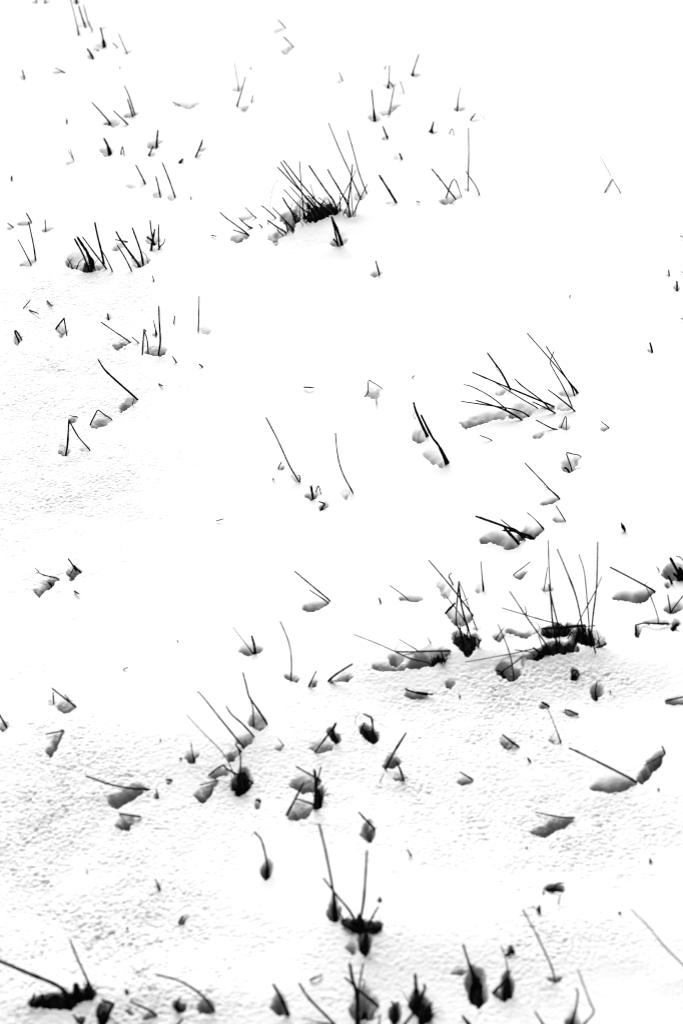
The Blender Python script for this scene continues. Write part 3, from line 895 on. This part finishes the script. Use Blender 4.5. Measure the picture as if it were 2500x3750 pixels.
add('S', 'Z6', 'tiny slanted stub above the long level stalk', '11:869,494 827,419')
add('T', 'B3', 'tall narrow tent of two stalks with a pale thin top, lower left of the middle', '14:277,752 220,660 165,580 148,545 130,470 111,396', '11:183,768 180,650 163,582')
add('S', 'B3', 'right of two long parallel stalks leaning left, by the narrow tent', '13:190,842 110,750 35,685 -2,628')
add('S', 'B3', 'left of two long parallel stalks leaning left, the darker', '13:111,903 60,840 0,765 -49,705 -164,560 -196,528')
tuft = add('T', 'B3', 'tuft in a round black hole with a long pale stalk and a folded one', 'f10:72,1140 40,1072 10,1005 -49,920 -149,820 -276,683', '12:92,1110 95,980 80,925', 'g15:168,1145 80,1100 0,1055 -29,1032 -114,1094', '36:92,1200 84,1095', '14:96,940 60,888', '24:140,1180 110,1110')
dead_leaves(tuft, 'B3', '36,1195 75,1230 110,1210 170,1184', 14, 100, 12)
add('S', 'A3', 'thin level stalk over the hollow left of the round black hole', '10:1490,1134 1430,1150 1367,1168')
add('S', 'B3', 'small pale stub right of the two long parallel stalks', 'f9:391,902 352,849')
add('T', 'B3', 'stick leaning right with a black flap and hole at its top, lower middle', '12:602,945 690,825 747,740', '24:752,870 725,800 745,745')
add('T', 'B3', 'hooked stalk standing in a dark hollow with a short stub beside it, lower middle', '15:1001,862 992,720 965,695 937,681', '14:920,798 940,741', 'f5:878,745 885,700 912,680', '26:965,838 940,795')
add('T', 'B3', 'stick leaning right above an upright bent leg, lower middle right', '17:1080,1064 1150,930 1223,813', '15:1210,1143 1180,1050 1152,1003', 'f9:1045,1146 1075,1090')
tuft = add('T', 'B3', 'tuft in a square black hole with sticks to its left, lower middle', '24:604,1335 610,1200 604,1100 598,1065', '13:620,1152 630,1100 644,1043', '13:642,1138 560,1090 474,1039', '14:602,1307 540,1280 470,1260', '17:409,1378 470,1260 527,1147', '30:640,1280 620,1200', '22:630,1330 605,1300')
dead_leaves(tuft, 'B3', '596,1275 640,1300 670,1250', 10, 90, 11)
add('B', 'B3', 'dark curled scrap right below the round black hole', '18:228,1280 215,1268 200,1270')
add('S', 'B4', 'short stalk falling into a round black hole, above the five armed tuft', '15:1004,62 945,0 903,-48')
add('F', 'B3', 'thick tapered stick lying flat with a grey hollow under it, below the level stalk', 'l14:1222,510 1255,525 1345,542 1408,547', 'l24:1370,546 1300,535')
# left side
add('S', 'A1', 'short blurred stub above a small flat hollow, left side', '11:215,115 182,57')
add('B', 'A1', 'faint flat stub nearest the left edge, above the pair in V', '10:93,154 55,127')
add('B', 'A1', 'thin grey upright stub right of the pair in V', '9:315,181 310,102')
add('T', 'A1', 'pair of stalks meeting in a wide V, left side', '12:245,375 230,270 198,119', '9:214,410 170,320 126,239')
tuft = add('T', 'A1', 'dark group of crossing stalks in a wide grey hollow, left side', '15:608,444 570,340 512,233', '22:634,440 600,330 572,285 534,226', '7:640,382 590,310 535,240', '11:732,443 640,320 566,220', '16:713,408 690,300 670,220 650,123', '9:771,458 730,370 690,300', '26:640,438 628,370')
dead_leaves(tuft, 'A1', '470,412 520,427 600,442 646,436', 8, 75, 8)
add('T', 'A1', 'group with a little cross at its top, right of the dark left group', '15:946,406 905,350 830,245 796,185', '10:870,254 830,246 792,238', '10:903,457 855,360 804,278', '14:977,392 960,310 907,161', 'f6:1010,384 1000,345 970,318', '18:912,362 902,346')
add('T', 'A1', 'compact group of upright blades in a double hollow, left of the big tuft', '16:1036,299 1045,240 1059,168', '12:1048,242 1035,180 1027,106', '11:1088,295 1085,220 1085,136', '8:1090,294 1120,262 1130,230', '15:1042,248 1006,220')
add('B', 'A1', 'small thin stub below the compact group of upright blades', '7:1054,525 1044,486')
add('F', 'A1', 'thin sliver slanting up right, upper of three by the left edge', 'l8:162,706 208,654')
add('F', 'A1', 'dark sliver slanting down right, lowest of three by the left edge', 'l9:202,720 264,743')
add('F', 'A1', 'short sliver, rightmost of three by the left edge', 'l10:324,659 354,690')
add('V', 'A1', 'small narrow loop of folded stalk at the left edge', 'g12:130,932 105,872 113,864 146,914')
add('V', 'A1', 'folded stalk over a dark triangular hollow, near the left edge', 'g11:384,850 435,782 441,786 456,880')
add('B', 'A1', 'small thick upright stub alone between the folds and the slanted stalk, left', '12:742,780 738,745')
add('S', 'A1', 'long slanted stalk ending at a shallow hollow, left side', '9:888,939 790,870 692,802')
add('S', 'A1', 'short slanted stick just right of the long slanted stalk', '8:952,949 904,904')
add('S', 'A1', 'short stalk with a small hollow just left of the tall vertical one', 'b13:1069,881 1062,840 1050,790')
add('T', 'A1', 'thin folded tent and a tall vertical stalk sharing a grey hollow, left side', 'g9:974,1018 985,862 992,858', '9:1014,1004 1006,920 986,864', '12:1086,1018 1097,930 1090,800 1087,696')
add('B', 'A1', 'small forked stub right of the tall vertical stalk with a tent', '9:1190,813 1195,762')
add('B', 'A1', 'short dark sliver below the tall vertical stalk with a tent', '9:1205,1076 1181,1038')
add('B', 'A1', 'short thick sliver, right of the other small ones on the left slope', '12:1387,1113 1366,1091')
add('F', 'A1', 'short flat sliver above the long curving stalk on the left', 'l10:1088,1225 1113,1238')
add('S', 'A1', 'lone thin vertical stalk with a pale patch at its foot, left of centre', '8:1356,863 1360,740 1362,625')
add('T', 'A1', 'long curving black stalk with a knot at mid length, left slope', '14:946,1337 808,1213 720,1130 674,1060', 'f8:905,1372 912,1345 917,1322')
add('S', 'A2', 'short sliver with a small grey hollow above the tall tent, left', '7:532,53 505,47 479,41')
add('V', 'A2', 'wide folded stalk over a big grey hollow, left slope', 'g10:619,104 655,30 672,4 715,35 759,63')
add('V', 'A2', 'tall pointed tent of a folded stalk with two long legs, left slope', 'g12:452,310 463,240 472,90 480,87 540,190 612,272')
add('T', 'A2', 'crossed pair of short sticks in a dark hollow, left below the white slope', '13:550,1110 512,1077 469,1020', '9:477,1141 508,1080', '20:520,1088 505,1070')
add('S', 'A2', 'curved thin stalk with a beaded tip over a grey gouge, left', '9:404,1158 310,1133 272,1118', 's11:268,1110 254,1096 242,1084')
add('B', 'A2', 'small black scrap in the gouge under the beaded stalk', '14:352,1200 334,1184')
add('F', 'A2', 'short black sliver below the crossed pair of sticks, left', 'l12:512,1242 542,1260')
add('B', 'A3', 'lone tiny speck on white snow, above the narrow tent of the lower middle', '7:1218,190 1213,178')
add('F', 'A3', 'thin dark crumb of grass on white snow left of the thick blunt stub', 'l5:843,376 876,362')
add('T', 'A3', 'straight stick slanting over a hollow with a short upright stub at left, lower left', '13:519,633 440,570 358,506', '11:368,599 365,533', '6:472,582 444,549')
add('S', 'A3', 'dark stick cut by the left edge, lower left', '15:46,768 0,690 -25,650')
add('S', 'A3', 'short level stalk over a long grey gouge, lower left', '12:435,795 400,802 317,819')
add('S', 'A3', 'short black spike in a small hollow left of the long parallel stalks', 'b17:1328,998 1316,950 1307,878')
add('B', 'A3', 'small flat fleck just left of the short black spike', '10:1243,989 1228,984')
add('S', 'A3', 'long bowed stalk lying left over a dark gouge, lower left', '15:1018,1196 900,1190 740,1158 588,1104')
add('B', 'A3', 'small slanted stub right of the long bowed stalk', '11:1081,1248 1068,1193')
add('B', 'A3', 'small flat dark scrap above the stub right of the long bowed stalk', '14:1172,1136 1142,1129')
add('F', 'A3', 'short thick stick lying above a grey gouge, below the long bowed stalk', 'l14:965,1384 900,1375 819,1362')
add('B', 'A3', 'tiny speck on the left slope below the long bowed stalk', '9:218,1274 211,1256')
add('B', 'A3', 'small speck left of the long parallel stalks, on the lower left snow', '10:1098,866 1096,854')
# foreground
add('B', 'A4', 'dark leaning stub alone on the grainy lower left snow', 'b22:1095,487 1080,450 1062,408')
add('B', 'A4', 'short stub leaning right alone on the grainy lower left snow', '14:1221,715 1249,664')
add('B', 'A4', 'dark speck on the grainy snow above the arching grey stalk, lower left', '12:870,757 872,738')
add('B', 'A4', 'pale speck on the grainy snow below the grey gouge, lower left', '9:593,366 600,352')
tuft = add('T', 'A4', 'blurred tuft over a long black hole with two splayed stalks, bottom left', '26:470,1200 380,1130 200,1055 0,970 -40,953', 'b30:625,1165 590,1080 530,950 480,826', '50:528,1200 520,1130', '22:213,1272 236,1203', '30:290,1262 290,1206', '40:620,1205 600,1150', '26:470,1230 430,1180')
dead_leaves(tuft, 'A4', '205,1265 350,1275 490,1278 540,1238 660,1200', 26, 120, 16)
add('T', 'A4', 'curled black clump over a black hole, bottom left beside the splayed tuft', '20:778,1268 700,1235', '26:735,1340 778,1268', '18:668,1335 690,1262', '26:690,1372 670,1330')
add('T', 'A4', 'small blurred forked stub at the bottom edge, lower left', '16:555,1412 505,1338', '16:560,1412 582,1352')
add('B', 'A4', 'tiny dark fleck above the short curved stalk, bottom left', '17:872,1193 860,1168')
add('S', 'A4', 'long arching grey stalk near the bottom edge, left of the middle', '17:1464,1310 1390,1215 1300,1145 1200,1095 1072,1066')
add('S', 'A4', 'shorter arching stalk at the bottom edge, left', '18:1073,1343 990,1290 893,1249')
add('B', 'A4', 'thick black stub leaning right in a small black hole, bottom left middle', '18:1200,1290 1229,1222', '30:1225,1310 1205,1275')
add('B', 'A4', 'end of a dark stalk cut by the bottom edge, left of the middle', '17:1195,1432 1248,1367')
add('S', 'B4', 'bent thin stalk in a dark round cup, left of the five armed tuft', 'b28:276,362 275,300 240,150 191,90')
add('S', 'B4', 'tall blurred stalk rising from a black cup, just left of the five armed tuft', 'b34:738,630 728,500 680,240 631,33')
add('B', 'B4', 'small splinter right below the tall blurred stalk', '12:795,685 778,648')
tuft = add('T', 'B4', 'five armed black tuft with one tall upright stalk, bottom middle', '18:908,715 935,560 950,350 958,218', '18:885,712 835,620 760,530 663,406', '16:972,725 1000,660 1036,598', '70:915,750 908,690', 'l28:795,714 850,738 900,752', 'l28:1055,744 1000,742 940,750', '40:870,745 860,700')
dead_leaves(tuft, 'B4', '785,712 850,750 900,770 1000,770 1060,742', 22, 105, 14)
add('B', 'B4', 'black blob of a stub in its own hole, under the five armed tuft', '40:945,890 952,790', '10:930,860 942,790')
add('B', 'B4', 'small slanted splinter right of the five armed tuft', '12:1258,251 1234,209')
add('B', 'B4', 'tiny dark fleck near the right arm of the five armed tuft', '15:1050,553 1046,538')
add('F', 'B4', 'short grey piece lying slanted below the five armed tuft', 'l15:570,1098 610,1082 650,1064')
add('S', 'B4', 'thick dark leaning stalk in a black hollow at the bottom, left of the middle', '26:420,1335 370,1220 321,1132')
add('S', 'B4', 'long grey blurred stalk leaning left, cut by the bottom edge', '19:740,1408 600,1265 540,1195 496,1123')
add('S', 'B4', 'pale low stalk at the bottom edge under the long grey blurred one', 'f13:725,1408 640,1388 518,1361')
add('T', 'B4', 'blurred tuft of crossing stalks shaped like a V, bottom middle', '30:892,1352 890,1200 860,1100 841,992', '16:896,1340 905,1150 931,992', '19:1036,1282 910,1175 808,1083', '40:896,1430 892,1335', 'f10:925,1180 940,1130 932,1090')
add('T', 'B4', 'faint pair of low stalks at the bottom edge, right of the V tuft', 'f14:1038,1412 1051,1342', 'f10:925,1394 990,1372 1055,1338')
add('B', 'B4', 'black blob with a small spur in a round hole, bottom right of the middle', '40:1150,1365 1148,1295', '16:1148,1290 1128,1248')
tuft = add('T', 'B4', 'thick black clump with a pointed spire, bottom right of the middle', 'b50:1300,1270 1292,1150 1287,1062', '24:1318,1270 1346,1172', '19:1205,1418 1278,1322', '60:1290,1290 1310,1215', '55:1370,1360 1378,1290', '45:1330,1400 1320,1330')
dead_leaves(tuft, 'B4', '1240,1278 1290,1315 1340,1385 1400,1350', 16, 130, 15)
add('B', 'B4', 'small dark fleck right above the pointed spire', '18:1354,1152 1348,1132')
add('T', 'C4', 'flat black scrap with a hooked end, lower right above the long blurred stalk', '13:685,478 705,442 745,436', 'l20:635,482 690,474')
add('B', 'C4', 'tiny dark stub left of the flat hooked scrap', '15:612,515 613,496')
add('B', 'C4', 'faint pale upright stub below the flat hooked scrap', 'f11:715,583 726,518')
add('B', 'C4', 'dark blob of a stub at the tip of the long blurred stalk', '24:586,645 580,610', 'f12:560,610 535,596')
add('S', 'C4', 'long blurred stalk leaning left, lower right, alone with a faint hollow', 'f17:692,1108 668,1010 610,880 545,750 474,622')
add('S', 'C4', 'very pale long stalk running down to the right edge, lower right', 'f13:1620,1060 1540,970 1440,870 1330,735 1214,618')
add('S', 'C4', 'stalk rising out of the largest oval black hole, bottom right', 'b34:140,1085 100,970 65,860', )
add('T', 'C4', 'black clump with a stick leaning on it and a pale upright blade, bottom right', '18:268,1192 375,1078', 'f14:372,1085 357,960 324,868', '22:362,932 386,912', '42:370,1180 372,1100')
add('B', 'C4', 'small black fleck above the clump with a leaning stick', '30:405,915 398,890')
add('S', 'C4', 'dark bent stalk cut by the bottom edge, right', 'b26:800,1425 835,1290 848,1200 838,1158')
add('S', 'C4', 'pale stalk with an elbow near the bottom edge, right', 'f16:880,1412 956,1320 930,1250 850,1033')
add('B', 'C4', 'pale stalk end cut by the bottom edge, left of the dark bent one', 'f19:622,1425 558,1318')
add('B', 'C4', 'blurred dark end of a stalk at the bottom edge, under the largest oval hole', '24:115,1420 63,1348')
add('B', 'C4', 'blurred speck high in the lower right corner, nearest the right edge', '18:1345,297 1342,280')
add('B', 'C4', 'blurred dark speck left of the very pale long stalk, lower right', '18:1135,652 1132,637')
add('B', 'C4', 'faint speck between the lying curved stick and the flat hooked scrap', '14:500,206 498,192')
